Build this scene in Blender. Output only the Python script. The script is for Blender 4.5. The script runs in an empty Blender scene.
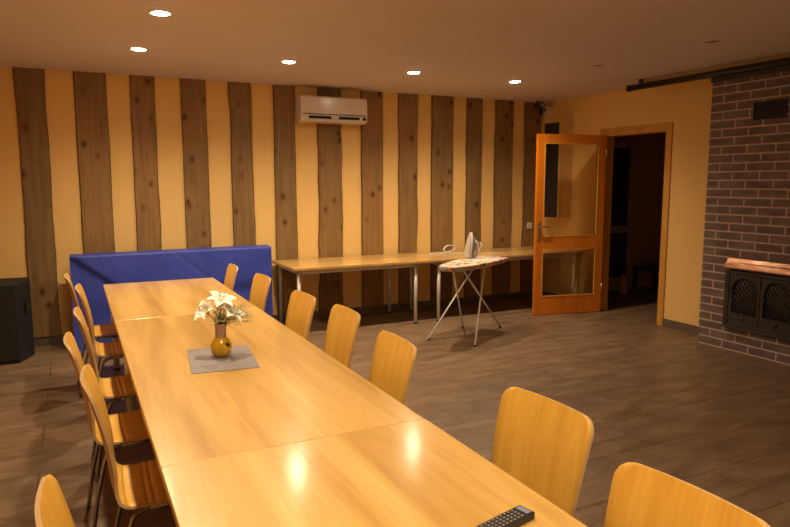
import bpy, math, random
from mathutils import Vector, Matrix, noise
random.seed(7)
PI = math.pi
D2R = math.radians
col = bpy.context.scene.collection
scene = bpy.context.scene

# ------------------------------------------------------------------ camera
f_px, yaw, pit, rol = 647.11, D2R(26.406), D2R(7.121), D2R(-0.080)
Fv = Vector((math.sin(yaw)*math.cos(pit), math.cos(yaw)*math.cos(pit), -math.sin(pit)))
Rv = Vector((math.cos(yaw), -math.sin(yaw), 0)); Uv = Rv.cross(Fv)
cr, sr = math.cos(rol), math.sin(rol)
Rv, Uv = cr*Rv+sr*Uv, -sr*Rv+cr*Uv
cam_data = bpy.data.cameras.new('camera'); cam = bpy.data.objects.new('camera', cam_data); col.objects.link(cam)
cam_data.sensor_width = 36; cam_data.sensor_fit = 'HORIZONTAL'; cam_data.lens = f_px*36/790
cam_data.clip_start = 0.05
cam.matrix_world = Matrix(((Rv.x, Uv.x, -Fv.x, 0), (Rv.y, Uv.y, -Fv.y, 0), (Rv.z, Uv.z, -Fv.z, 1.6), (0, 0, 0, 1)))
scene.camera = cam

# ------------------------------------------------------------------ world, exposure
w = bpy.data.worlds.new('world'); scene.world = w; w.use_nodes = True
w.node_tree.nodes['Background'].inputs[0].default_value = (0.10, 0.075, 0.06, 1)
w.node_tree.nodes['Background'].inputs[1].default_value = 0.05
scene.view_settings.view_transform = 'Standard'
scene.view_settings.look = 'None'
scene.view_settings.gamma = 1
scene.view_settings.use_curve_mapping = False
scene.view_settings.exposure = 0.0
LAMP_W = 140.0
LAMP_COL = (1.0, 0.80, 0.52)
SPOT = D2R(148)

ROOM_H = 2.676
LAMPS_ON = [(0.55, 5.75), (1.80, 5.75), (3.07, 5.77), (4.31, 5.79), (0.57, 4.49), (0.57, 3.2), (0.57, 1.9), (0.57, 0.6), (0.57, -0.7), (1.80, -0.7), (3.07, -0.7)]  # last two are unseen extras, added so light reaches the brick side
LAMPS_OFF = [(4.42, 4.68), (4.47, 3.52)]

# ------------------------------------------------------------------ materials
def mat(name, base=(0.5, 0.5, 0.5), rough=0.5, metal=0.0, spec=0.5, coat=0.0):
    m = bpy.data.materials.new(name); m.use_nodes = True
    b = m.node_tree.nodes['Principled BSDF']
    b.inputs['Base Color'].default_value = (*base, 1)
    b.inputs['Roughness'].default_value = rough
    b.inputs['Metallic'].default_value = metal
    b.inputs['Specular IOR Level'].default_value = spec
    if coat: b.inputs['Coat Weight'].default_value = coat; b.inputs['Coat Roughness'].default_value = 0.15
    return m, m.node_tree, b
def nd(nt, t, **k):
    n = nt.nodes.new(t)
    for a, v in k.items():
        if a in n.inputs: n.inputs[a].default_value = v
        else: setattr(n, a, v)
    return n
def ramp(nt, stops, interp='LINEAR'):
    r = nt.nodes.new('ShaderNodeValToRGB'); cr_ = r.color_ramp; cr_.interpolation = interp
    while len(cr_.elements) < len(stops): cr_.elements.new(0.5)
    for e, (p, c) in zip(cr_.elements, stops):
        e.position = p; e.color = (*c, 1) if len(c) == 3 else c
    return r
def coords(nt, kind='Object', scale=(1, 1, 1), rnd=False, loc=(0, 0, 0)):
    tc = nt.nodes.new('ShaderNodeTexCoord'); mp = nt.nodes.new('ShaderNodeMapping')
    mp.inputs['Scale'].default_value = scale; mp.inputs['Location'].default_value = loc
    src = tc.outputs[kind]
    if rnd:
        oi = nt.nodes.new('ShaderNodeObjectInfo')
        ml = nd(nt, 'ShaderNodeMath', operation='MULTIPLY'); ml.inputs[1].default_value = 37.0
        nt.links.new(oi.outputs['Random'], ml.inputs[0])
        ad = nd(nt, 'ShaderNodeVectorMath', operation='ADD')
        nt.links.new(src, ad.inputs[0]); nt.links.new(ml.outputs[0], ad.inputs[1]); src = ad.outputs[0]
    nt.links.new(src, mp.inputs[0])
    return mp.outputs[0]
def bump(nt, b, hsock, strength=0.3, dist=0.002):
    bm_ = nd(nt, 'ShaderNodeBump'); bm_.inputs['Strength'].default_value = strength; bm_.inputs['Distance'].default_value = dist
    nt.links.new(hsock, bm_.inputs['Height']); nt.links.new(bm_.outputs[0], b.inputs['Normal'])
def mixc(nt, fac, a, b, mode='MIX'):
    m = nd(nt, 'ShaderNodeMix', data_type='RGBA', blend_type=mode)
    for s, v in ((0, fac), (6, a), (7, b)):
        if hasattr(v, 'links') or hasattr(v, 'is_linked'): nt.links.new(v, m.inputs[s])
        else: m.inputs[s].default_value = v if s == 0 else (*v, 1)
    return m.outputs[2]

def veneer(name, c1, c2, c3, kind='Object', axis='y', rough=0.3, coat=0.3, s=1.0):
    """blond wood veneer with the grain along one axis"""
    m, nt, b = mat(name, rough=rough, coat=coat)
    ss = {'y': (9*s, 0.7*s, 9*s), 'x': (0.7*s, 9*s, 9*s), 'z': (9*s, 9*s, 0.7*s)}[axis]
    fs = {'y': (160, 5, 160), 'x': (5, 160, 160), 'z': (160, 160, 5)}[axis]
    v = coords(nt, kind, ss, rnd=True)
    n1 = nd(nt, 'ShaderNodeTexNoise', Scale=1.0, Detail=3.0, Roughness=0.55, Distortion=0.6); nt.links.new(v, n1.inputs['Vector'])
    r1 = ramp(nt, [(0.30, c1), (0.5, c2), (0.70, c3)]); nt.links.new(n1.outputs[0], r1.inputs[0])
    # cathedral lines
    mu = nd(nt, 'ShaderNodeMath', operation='MULTIPLY'); mu.inputs[1].default_value = 9.0; nt.links.new(n1.outputs[0], mu.inputs[0])
    fr = nd(nt, 'ShaderNodeMath', operation='FRACT'); nt.links.new(mu.outputs[0], fr.inputs[0])
    r2 = ramp(nt, [(0.0, (0.93, 0.89, 0.84)), (0.25, (1, 1, 1)), (1.0, (1, 1, 1))]); nt.links.new(fr.outputs[0], r2.inputs[0])
    v2 = coords(nt, kind, fs, rnd=True)
    n2 = nd(nt, 'ShaderNodeTexNoise', Scale=1.0, Detail=2.0); nt.links.new(v2, n2.inputs['Vector'])
    r3 = ramp(nt, [(0.3, (0.90, 0.87, 0.82)), (0.65, (1, 1, 1))]); nt.links.new(n2.outputs[0], r3.inputs[0])
    c = mixc(nt, 0.8, r1.outputs[0], r2.outputs[0], 'MULTIPLY')
    c = mixc(nt, 0.8, c, r3.outputs[0], 'MULTIPLY')
    nt.links.new(c, b.inputs['Base Color'])
    return m

def plain(name, c, rough=0.5, metal=0.0, spec=0.5, var=0.08, scale=6.0, bmp=0.0, bscale=80.0, coat=0.0):
    """a single-colour material with mild procedural mottling"""
    m, nt, b = mat(name, c, rough, metal, spec, coat)
    v = coords(nt)
    n1 = nd(nt, 'ShaderNodeTexNoise', Scale=scale, Detail=3.0); nt.links.new(v, n1.inputs['Vector'])
    lo = tuple(x*(1-var) for x in c); hi = tuple(min(1, x*(1+var)) for x in c)
    r1 = ramp(nt, [(0.3, lo), (0.7, hi)]); nt.links.new(n1.outputs[0], r1.inputs[0]); nt.links.new(r1.outputs[0], b.inputs['Base Color'])
    if bmp:
        n2 = nd(nt, 'ShaderNodeTexNoise', Scale=bscale, Detail=2.0); nt.links.new(v, n2.inputs['Vector']); bump(nt, b, n2.outputs[0], bmp, 0.001)
    return m

M = {}
M['wall'] = plain('yellow_plaster', (0.86, 0.56, 0.205), 0.75, var=0.03, scale=2.0, bmp=0.15, bscale=220)
M['ceiling'] = plain('ceiling_paint', (0.72, 0.63, 0.67), 0.9, var=0.02, scale=1.5)
M['table'] = veneer('table_veneer', (0.47, 0.26, 0.062), (0.62, 0.365, 0.10), (0.72, 0.46, 0.155), rough=0.32, coat=0.6, s=0.7)
M['table_edge'] = veneer('table_edge_wood', (0.50, 0.27, 0.08), (0.60, 0.34, 0.11), (0.66, 0.40, 0.14), rough=0.35)
M['desk'] = veneer('desk_veneer', (0.52, 0.31, 0.10), (0.62, 0.38, 0.13), (0.68, 0.44, 0.17), axis='x', rough=0.25, coat=0.3)
M['chair'] = veneer('chair_veneer', (0.60, 0.315, 0.042), (0.65, 0.35, 0.052), (0.70, 0.395, 0.068), kind='UV', axis='y', rough=0.42, coat=0.0, s=2.0)
M['ply_edge'] = veneer('plywood_edge', (0.56, 0.36, 0.18), (0.66, 0.44, 0.24), (0.72, 0.50, 0.28), rough=0.5, coat=0)
M['door_wood'] = veneer('door_pine', (0.60, 0.165, 0.008), (0.68, 0.20, 0.012), (0.76, 0.245, 0.018), axis='z', rough=0.3, coat=0.3)
M['frame_wood'] = veneer('door_frame_pine', (0.58, 0.26, 0.04), (0.66, 0.32, 0.06), (0.72, 0.38, 0.085), axis='z', rough=0.38, coat=0.2)
M['chrome'] = plain('chrome', (0.34, 0.33, 0.32), 0.12, 1.0, var=0.02)
M['steel'] = plain('satin_steel', (0.62, 0.60, 0.57), 0.32, 1.0, var=0.03)
M['leg_metal'] = plain('silver_leg_paint', (0.68, 0.64, 0.58), 0.35, 0.25, var=0.03)
M['white_metal'] = plain('white_leg_paint', (0.78, 0.74, 0.68), 0.4, var=0.03)
M['black_plastic'] = plain('black_plastic', (0.018, 0.017, 0.018), 0.45, var=0.15)
M['black_felt'] = plain('speaker_carpet', (0.009, 0.008, 0.008), 0.8, var=0.3, bmp=0.6, bscale=400)
M['cast_iron'] = plain('cast_iron', (0.065, 0.058, 0.055), 0.42, 0.5, var=0.3, bmp=0.4, bscale=150)
M['white_plastic'] = plain('white_plastic', (0.80, 0.74, 0.68), 0.35, var=0.02)
M['pink_plastic'] = plain('air_conditioner_shell', (0.80, 0.70, 0.66), 0.2, var=0.02)
M['dark_slot'] = plain('dark_slot', (0.010, 0.008, 0.008), 0.6)
M['grey_trim'] = plain('downlight_trim', (0.75, 0.70, 0.62), 0.3, var=0.02)
M['dull_glass'] = plain('unlit_lamp_glass', (0.14, 0.10, 0.08), 0.3)
M['dark_glass'] = plain('night_window_glass', (0.006, 0.006, 0.008), 0.12, var=0.1)
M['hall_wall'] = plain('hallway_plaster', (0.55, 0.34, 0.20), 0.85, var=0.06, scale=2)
M['hall_frame'] = plain('hallway_door_paint', (0.42, 0.36, 0.32), 0.5)
M['hall_dark'] = plain('hallway_dark_cabinet', (0.03, 0.02, 0.015), 0.6)
M['green'] = plain('green_bin_plastic', (0.05, 0.16, 0.05), 0.5)
M['cream'] = plain('cream_ceramic', (0.60, 0.40, 0.22), 0.4)
M['beige_panel'] = plain('beige_speaker_side', (0.80, 0.53, 0.21), 0.5)
M['amber'] = plain('amber_glazed_glass', (0.58, 0.33, 0.010), 0.08, var=0.2, scale=25, coat=0.6)
M['twine'] = plain('brown_twine', (0.36, 0.22, 0.15), 0.8, var=0.2, scale=60, bmp=0.6, bscale=300)
M['petal'] = plain('white_petal', (0.86, 0.82, 0.70), 0.5, var=0.05, scale=30)
M['throat'] = plain('yellow_petal_throat', (0.75, 0.66, 0.30), 0.5)
M['stamen'] = plain('brown_anther', (0.22, 0.09, 0.03), 0.6)
M['stem'] = plain('green_stem', (0.06, 0.11, 0.03), 0.55, var=0.3, scale=30)
M['sprig'] = plain('pale_sprig', (0.55, 0.52, 0.36), 0.6, var=0.2, scale=90)
M['iron_blue'] = plain('blue_grey_plastic', (0.20, 0.22, 0.32), 0.3)
M['key'] = plain('pale_rubber_key', (0.22, 0.19, 0.18), 0.5)
M['screen_cloth'] = plain('screen_tube_black', (0.014, 0.013, 0.014), 0.28, var=0.1)
M['batten'] = plain('yellow_painted_batten', (0.70, 0.47, 0.22), 0.7, var=0.03)

# emissive lamp face
m, nt, b = mat('lit_lamp', (1, 0.9, 0.7)); M['lit'] = m
b.inputs['Emission Color'].default_value = (1.0, 0.84, 0.58, 1); b.inputs['Emission Strength'].default_value = 110.0

# copper hood
m, nt, b = mat('copper', rough=0.3, metal=0.9); M['copper'] = m
n1 = nd(nt, 'ShaderNodeTexNoise', Scale=1.0, Detail=4.0, Distortion=1.5); nt.links.new(coords(nt, scale=(25, 5, 25)), n1.inputs['Vector'])
r1 = ramp(nt, [(0.3, (0.26, 0.11, 0.06)), (0.55, (0.42, 0.21, 0.13)), (0.75, (0.60, 0.37, 0.27))]); nt.links.new(n1.outputs[0], r1.inputs[0]); nt.links.new(r1.outputs[0], b.inputs['Base Color'])
bump(nt, b, n1.outputs[0], 0.3, 0.004)

# clear door glass: thin, so transparent with a fresnel reflection
m, nt, b = mat('door_glass'); M['glass'] = m; nt.nodes.remove(b)
tr = nd(nt, 'ShaderNodeBsdfTransparent'); tr.inputs[0].default_value = (0.97, 0.95, 0.92, 1)
gl = nd(nt, 'ShaderNodeBsdfGlossy'); gl.inputs['Roughness'].default_value = 0.03
fr = nd(nt, 'ShaderNodeFresnel', IOR=1.5); mx = nd(nt, 'ShaderNodeMixShader')
nt.links.new(fr.outputs[0], mx.inputs[0]); nt.links.new(tr.outputs[0], mx.inputs[1]); nt.links.new(gl.outputs[0], mx.inputs[2])
nt.links.new(mx.outputs[0], nt.nodes['Material Output'].inputs[0])

# floor tiles
m, nt, b = mat('brown_floor_tiles', rough=0.42); M['floor'] = m
v = coords(nt, loc=(-2.27, -2.30, 0))
bk = nd(nt, 'ShaderNodeTexBrick'); bk.offset = 0.5; bk.squash = 1
for k_, v_ in (('Scale', 1.0), ('Mortar Size', 0.0035), ('Mortar Smooth', 0.2), ('Brick Width', 0.84), ('Row Height', 0.41)): bk.inputs[k_].default_value = v_
bk.inputs['Color1'].default_value = (0.94, 0.94, 0.94, 1); bk.inputs['Color2'].default_value = (1.06, 1.04, 1.02, 1); bk.inputs['Mortar'].default_value = (0.42, 0.40, 0.39, 1)
nt.links.new(v, bk.inputs['Vector'])
n1 = nd(nt, 'ShaderNodeTexNoise', Scale=1.0, Detail=5.0, Roughness=0.6, Distortion=0.4); nt.links.new(coords(nt, scale=(3.0, 9.0, 1)), n1.inputs['Vector'])
r1 = ramp(nt, [(0.28, (0.13, 0.080, 0.047)), (0.5, (0.20, 0.127, 0.076)), (0.72, (0.28, 0.183, 0.115))]); nt.links.new(n1.outputs[0], r1.inputs[0])
n2 = nd(nt, 'ShaderNodeTexNoise', Scale=60.0, Detail=3.0); nt.links.new(coords(nt), n2.inputs['Vector'])
r2 = ramp(nt, [(0.3, (0.86, 0.86, 0.86)), (0.7, (1.08, 1.08, 1.08))]); nt.links.new(n2.outputs[0], r2.inputs[0])
c = mixc(nt, 1.0, r1.outputs[0], bk.outputs['Color'], 'MULTIPLY'); c = mixc(nt, 1.0, c, r2.outputs[0], 'MULTIPLY')
nt.links.new(c, b.inputs['Base Color'])
inv = nd(nt, 'ShaderNodeMath', operation='SUBTRACT'); inv.inputs[0].default_value = 1.0; nt.links.new(bk.outputs['Fac'], inv.inputs[1])
ad = nd(nt, 'ShaderNodeMath', operation='MULTIPLY_ADD'); nt.links.new(n2.outputs[0], ad.inputs[0]); ad.inputs[1].default_value = 0.3; nt.links.new(inv.outputs[0], ad.inputs[2])
bump(nt, b, ad.outputs[0], 0.35, 0.002)
M['skirt'] = plain('skirting_tile', (0.14, 0.10, 0.075), 0.45, var=0.2, scale=7)

# weathered planks with knots
def plank_mat():
    m, nt, b = mat('weathered_plank', rough=0.65)
    v = coords(nt, scale=(26, 26, 1.6), rnd=True)
    n1 = nd(nt, 'ShaderNodeTexNoise', Scale=1.0, Detail=5.0, Roughness=0.6, Distortion=0.5); nt.links.new(v, n1.inputs['Vector'])
    r1 = ramp(nt, [(0.25, (0.195, 0.107, 0.038)), (0.5, (0.265, 0.153, 0.056)), (0.75, (0.335, 0.207, 0.081))]); nt.links.new(n1.outputs[0], r1.inputs[0])
    v2 = coords(nt, scale=(6.5, 0.0, 4.4), rnd=True)
    vo = nd(nt, 'ShaderNodeTexVoronoi', Scale=1.0); vo.inputs['Randomness'].default_value = 1.0; nt.links.new(v2, vo.inputs['Vector'])
    r2 = ramp(nt, [(0.05, (0.20, 0.13, 0.10)), (0.11, (0.48, 0.36, 0.28)), (0.17, (0.80, 0.72, 0.66)), (0.30, (1, 1, 1))]); nt.links.new(vo.outputs['Distance'], r2.inputs[0])
    oi = nd(nt, 'ShaderNodeObjectInfo')
    r3 = ramp(nt, [(0.0, (0.88, 0.88, 0.88)), (0.5, (1.0, 1.0, 1.0)), (1.0, (1.15, 1.06, 0.96))]); nt.links.new(oi.outputs['Random'], r3.inputs[0])
    n3 = nd(nt, 'ShaderNodeTexNoise', Scale=1.3, Detail=2.0); nt.links.new(coords(nt, rnd=True), n3.inputs['Vector'])
    r4 = ramp(nt, [(0.35, (0.85, 0.86, 0.88)), (0.65, (1.1, 1.05, 1.0))]); nt.links.new(n3.outputs[0], r4.inputs[0])
    c = mixc(nt, 1.0, r1.outputs[0], r2.outputs[0], 'MULTIPLY'); c = mixc(nt, 1.0, c, r3.outputs[0], 'MULTIPLY'); c = mixc(nt, 1.0, c, r4.outputs[0], 'MULTIPLY')
    nt.links.new(c, b.inputs['Base Color']); bump(nt, b, n1.outputs[0], 0.4, 0.002)
    return m
M['plank'] = plank_mat()
M['plank_edge'] = plain('plank_bark_edge', (0.14, 0.082, 0.035), 0.8, var=0.3, scale=20)

# bricks and mortar
m, nt, b = mat('brick_face', rough=0.62); M['brick'] = m
n1 = nd(nt, 'ShaderNodeTexNoise', Scale=5.0, Detail=4.0); nt.links.new(coords(nt, scale=(1, 1, 2.5)), n1.inputs['Vector'])
r1 = ramp(nt, [(0.3, (0.11, 0.076, 0.070)), (0.5, (0.165, 0.118, 0.108)), (0.7, (0.22, 0.165, 0.15))]); nt.links.new(n1.outputs[0], r1.inputs[0])
n2 = nd(nt, 'ShaderNodeTexNoise', Scale=1.0, Detail=3.0); nt.links.new(coords(nt, scale=(30, 30, 220)), n2.inputs['Vector'])
r2 = ramp(nt, [(0.3, (0.8, 0.8, 0.8)), (0.7, (1.15, 1.15, 1.15))]); nt.links.new(n2.outputs[0], r2.inputs[0])
c = mixc(nt, 1.0, r1.outputs[0], r2.outputs[0], 'MULTIPLY'); nt.links.new(c, b.inputs['Base Color']); bump(nt, b, n2.outputs[0], 0.5, 0.002)
M['mortar'] = plain('mortar', (0.56, 0.43, 0.37), 0.85, var=0.15, scale=12, bmp=0.4, bscale=120)

# blue cloth
m, nt, b = mat('blue_vinyl_cloth', (0.05, 0.06, 0.42), 0.5); M['blue'] = m
n1 = nd(nt, 'ShaderNodeTexNoise', Scale=3.0, Detail=3.0, Distortion=0.8); nt.links.new(coords(nt), n1.inputs['Vector'])
r1 = ramp(nt, [(0.3, (0.028, 0.050, 0.36)), (0.7, (0.042, 0.070, 0.45))]); nt.links.new(n1.outputs[0], r1.inputs[0]); nt.links.new(r1.outputs[0], b.inputs['Base Color'])
n2 = nd(nt, 'ShaderNodeTexNoise', Scale=9.0, Detail=3.0, Distortion=1.0); nt.links.new(coords(nt, scale=(1, 1, 0.6)), n2.inputs['Vector']); bump(nt, b, n2.outputs[0], 0.35, 0.012)

# woven placemat
m, nt, b = mat('woven_mat', rough=0.75); M['weave'] = m
v = coords(nt)
wa = nd(nt, 'ShaderNodeTexWave', Scale=45.0, Distortion=0.6); wa.bands_direction = 'X'; wb = nd(nt, 'ShaderNodeTexWave', Scale=60.0, Distortion=0.6); wb.bands_direction = 'Y'
nt.links.new(v, wa.inputs['Vector']); nt.links.new(v, wb.inputs['Vector'])
mu = nd(nt, 'ShaderNodeMath', operation='ADD'); nt.links.new(wa.outputs['Fac'], mu.inputs[0]); nt.links.new(wb.outputs['Fac'], mu.inputs[1])
hf = nd(nt, 'ShaderNodeMath', operation='MULTIPLY'); hf.inputs[1].default_value = 0.5; nt.links.new(mu.outputs[0], hf.inputs[0])
r1 = ramp(nt, [(0.2, (0.12, 0.10, 0.105)), (0.8, (0.36, 0.31, 0.31))]); nt.links.new(hf.outputs[0], r1.inputs[0]); nt.links.new(r1.outputs[0], b.inputs['Base Color']); bump(nt, b, hf.outputs[0], 0.5, 0.002)

# floral ironing board cover
m, nt, b = mat('floral_cover', rough=0.8); M['floral'] = m
v = coords(nt)
vo = nd(nt, 'ShaderNodeTexVoronoi', Scale=22.0); nt.links.new(v, vo.inputs['Vector'])
sep = nd(nt, 'ShaderNodeSeparateColor'); nt.links.new(vo.outputs['Color'], sep.inputs[0])
rc = ramp(nt, [(0.0, (0.78, 0.30, 0.06)), (0.17, (0.12, 0.26, 0.10)), (0.30, (0.55, 0.50, 0.43)), (0.44, (0.16, 0.13, 0.34)), (0.55, (0.85, 0.55, 0.08)), (0.68, (0.52, 0.05, 0.10)), (0.80, (0.55, 0.50, 0.43)), (0.92, (0.06, 0.09, 0.06))], 'CONSTANT')
nt.links.new(sep.outputs[0], rc.inputs[0])
rm = ramp(nt, [(0.56, (1, 1, 1)), (0.62, (0, 0, 0))]); nt.links.new(vo.outputs['Distance'], rm.inputs[0])
c = mixc(nt, rm.outputs[0], (0.50, 0.47, 0.42), rc.outputs[0]); nt.links.new(c, b.inputs['Base Color'])

# black grille cloth
m, nt, b = mat('speaker_grille', rough=0.6); M['grille'] = m
vo = nd(nt, 'ShaderNodeTexVoronoi', Scale=120.0); nt.links.new(coords(nt), vo.inputs['Vector'])
r1 = ramp(nt, [(0.2, (0.002, 0.002, 0.002)), (0.5, (0.010, 0.009, 0.010))]); nt.links.new(vo.outputs['Distance'], r1.inputs[0]); nt.links.new(r1.outputs[0], b.inputs['Base Color'])

# ------------------------------------------------------------------ mesh helpers
class MB:
    def __init__(s): s.v = []; s.f = []; s.m = []; s.sm = []; s.uv = {}
    def quad(s, idx, mi=0, smooth=False): s.f.append(tuple(idx)); s.m.append(mi); s.sm.append(smooth)
    def box(s, lo, hi, mi=0, T=None):
        b = len(s.v)
        for z in (lo[2], hi[2]):
            for x, y in ((lo[0], lo[1]), (hi[0], lo[1]), (hi[0], hi[1]), (lo[0], hi[1])):
                p = Vector((x, y, z)); s.v.append(T @ p if T else p)
        for q in ((0, 3, 2, 1), (4, 5, 6, 7), (0, 1, 5, 4), (1, 2, 6, 5), (2, 3, 7, 6), (3, 0, 4, 7)): s.quad([b+i for i in q], mi)
        return s
    def prism(s, poly, z0, z1, mi=0, T=None, side=None, smooth=False):
        """poly (x,y) counter-clockwise extruded from z0 to z1"""
        b = len(s.v); n = len(poly)
        for z in (z0, z1):
            for x, y in poly:
                p = Vector((x, y, z)); s.v.append(T @ p if T else p)
        s.quad([b+i for i in reversed(range(n))], mi); s.quad([b+n+i for i in range(n)], mi)
        for i in range(n): s.quad((b+i, b+(i+1) % n, b+n+(i+1) % n, b+n+i), mi if side is None else side, smooth)
        return s
    def tube(s, pts, r, seg=10, mi=0, cap=True, radii=None):
        pts = [Vector(p) for p in pts]; b = len(s.v); n = len(pts); up = None
        for i, p in enumerate(pts):
            t = (pts[min(i+1, n-1)]-pts[max(i-1, 0)]).normalized()
            if up is None: up = t.orthogonal().normalized()
            up = (up - t*up.dot(t)).normalized(); sd = t.cross(up)
            rr = radii[i] if radii else r
            for k in range(seg):
                a = 2*PI*k/seg; s.v.append(p + up*math.cos(a)*rr + sd*math.sin(a)*rr)
        for i in range(n-1):
            for k in range(seg):
                s.quad((b+i*seg+k, b+i*seg+(k+1) % seg, b+(i+1)*seg+(k+1) % seg, b+(i+1)*seg+k), mi, True)
        if cap:
            s.quad([b+k for k in reversed(range(seg))], mi); s.quad([b+(n-1)*seg+k for k in range(seg)], mi)
        return s
    def lathe(s, prof, c=(0, 0, 0), seg=28, mi=0, T=None):
        b = len(s.v)
        for r, z in prof:
            for k in range(seg):
                a = 2*PI*k/seg; p = Vector((r*math.cos(a), r*math.sin(a), z)); s.v.append((T @ p if T else p)+Vector(c))
        for i in range(len(prof)-1):
            for k in range(seg):
                s.quad((b+i*seg+k, b+i*seg+(k+1) % seg, b+(i+1)*seg+(k+1) % seg, b+(i+1)*seg+k), mi, True)
        s.quad([b+k for k in reversed(range(seg))], mi); s.quad([b+(len(prof)-1)*seg+k for k in range(seg)], mi)
        return s
    def grid(s, fn, nu, nv, mi=0, smooth=True, uvf=None):
        b = len(s.v)
        for i in range(nu+1):
            for j in range(nv+1): s.v.append(Vector(fn(i/nu, j/nv)))
        for i in range(nu):
            for j in range(nv): s.quad((b+i*(nv+1)+j, b+(i+1)*(nv+1)+j, b+(i+1)*(nv+1)+j+1, b+i*(nv+1)+j+1), mi, smooth)
        return b
    def build(s, name, mats, parent=None, bevel=0, loc=None):
        me = bpy.data.meshes.new(name); me.from_pydata([tuple(v) for v in s.v], [], s.f)
        if not isinstance(mats, (list, tuple)): mats = [mats]
        for m_ in mats: me.materials.append(m_)
        for p, mi, sm in zip(me.polygons, s.m, s.sm): p.material_index = mi; p.use_smooth = sm
        if s.uv:
            ul = me.uv_layers.new(name='UVMap')
            for lp in me.loops: ul.data[lp.index].uv = s.uv.get(lp.vertex_index, (0, 0))
        me.update()
        o = bpy.data.objects.new(name, me); col.objects.link(o)
        if parent: o.parent = parent
        if loc: o.location = loc
        if bevel:
            bv = o.modifiers.new('bevel', 'BEVEL'); bv.width = bevel; bv.segments = 2; bv.limit_method = 'ANGLE'; bv.angle_limit = D2R(40)
        return o
def tag(o, label=None, cat=None, group=None, kind=None):
    if label: o['label'] = label
    if cat: o['category'] = cat
    if group: o['group'] = group
    if kind: o['kind'] = kind
    return o
def thing(name, label, cat, loc=(0, 0, 0), rz=0, group=None, kind=None):
    o = bpy.data.objects.new(name, None); col.objects.link(o); o.empty_display_size = 0.1
    o.location = loc; o.rotation_euler = (0, 0, rz); return tag(o, label, cat, group, kind)
def dup(root, loc, rz, label):
    r = root.copy(); col.objects.link(r); r.location = loc; r.rotation_euler = (0, 0, rz); r['label'] = label
    for ch in list(root.children):
        c = ch.copy(); col.objects.link(c); c.parent = r
        for g in list(ch.children):
            d = g.copy(); col.objects.link(d); d.parent = c
    return r
def struct(name, mb, m_, label, cat='structure', **k):
    o = mb.build(name, m_, **k); return tag(o, label, cat, kind='structure')
def smooth_path(pts, n=6):
    pts = [Vector(p) for p in pts]; out = []
    P = [pts[0]*2-pts[1]] + pts + [pts[-1]*2-pts[-2]]
    for i in range(1, len(P)-2):
        for k in range(n):
            t = k/n; a, b_, c_, d = P[i-1], P[i], P[i+1], P[i+2]
            out.append(0.5*((2*b_) + (c_-a)*t + (2*a-5*b_+4*c_-d)*t*t + (3*b_-a-3*c_+d)*t**3))
    out.append(pts[-1]); return out

# ------------------------------------------------------------------ room shell
WX0, WX1, WY0, WY1 = -1.7, 5.85, -2.6, 7.18
struct('floor', MB().box((WX0-0.1, WY0-0.1, -0.1), (9.0, WY1+0.8, 0)), M['floor'], 'brown mottled floor tiles running through the room and doorway', 'floor')
struct('ceiling', MB().box((WX0-0.1, WY0-0.1, ROOM_H), (WX1+0.15, WY1+0.1, ROOM_H+0.1)), M['ceiling'], 'plain painted ceiling with recessed downlights', 'ceiling')
struct('wall_back', MB().box((WX0, WY1, 0), (WX1, WY1+0.1, ROOM_H)), M['wall'], 'yellow painted back wall behind the rough planks', 'wall')
struct('wall_left', MB().box((WX0-0.1, WY0, 0), (WX0, WY1, ROOM_H)), M['wall'], 'yellow painted left wall outside the photo', 'wall')
struct('wall_front', MB().box((WX0, WY0-0.1, 0), (WX1, WY0, ROOM_H)), M['wall'], 'yellow painted wall behind the camera', 'wall')
wr = MB()
wr.box((WX1, 6.065, 0), (WX1+0.15, WY1, ROOM_H)); wr.box((WX1, 5.075, 2.185), (WX1+0.15, 6.065, ROOM_H)); wr.box((WX1, WY0, 0), (WX1+0.15, 5.075, ROOM_H))
struct('wall_right', wr, M['wall'], 'yellow painted right wall with the doorway', 'wall')
SK = 0.09
struct('baseboard_back', MB().box((WX0, WY1-0.012, 0), (WX1, WY1, SK)), M['skirt'], 'brown tile skirting along the plank wall', 'skirting')
bs = MB(); bs.box((WX1-0.012, 6.115, 0), (WX1, WY1-0.012, SK)); bs.box((WX1-0.012, 4.36, 0), (WX1, 5.025, SK))
struct('baseboard_right', bs, M['skirt'], 'brown tile skirting along the right wall', 'skirting')

# door frame
fr_ = MB()
fr_.box((5.835, 5.03, 0), (5.85, 5.11, 2.245)); fr_.box((5.835, 6.03, 0), (5.85, 6.11, 2.245)); fr_.box((5.835, 5.11, 2.15), (5.85, 6.03, 2.245))
fr_.box((5.85, 5.08, 0), (6.0, 5.11, 2.18)); fr_.box((5.85, 6.03, 0), (6.0, 6.06, 2.18)); fr_.box((5.85, 5.11, 2.15), (6.0, 6.03, 2.18))
struct('trim_1', fr_, M['frame_wood'], 'light wooden frame around the open doorway', 'door frame', bevel=0.003)

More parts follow.
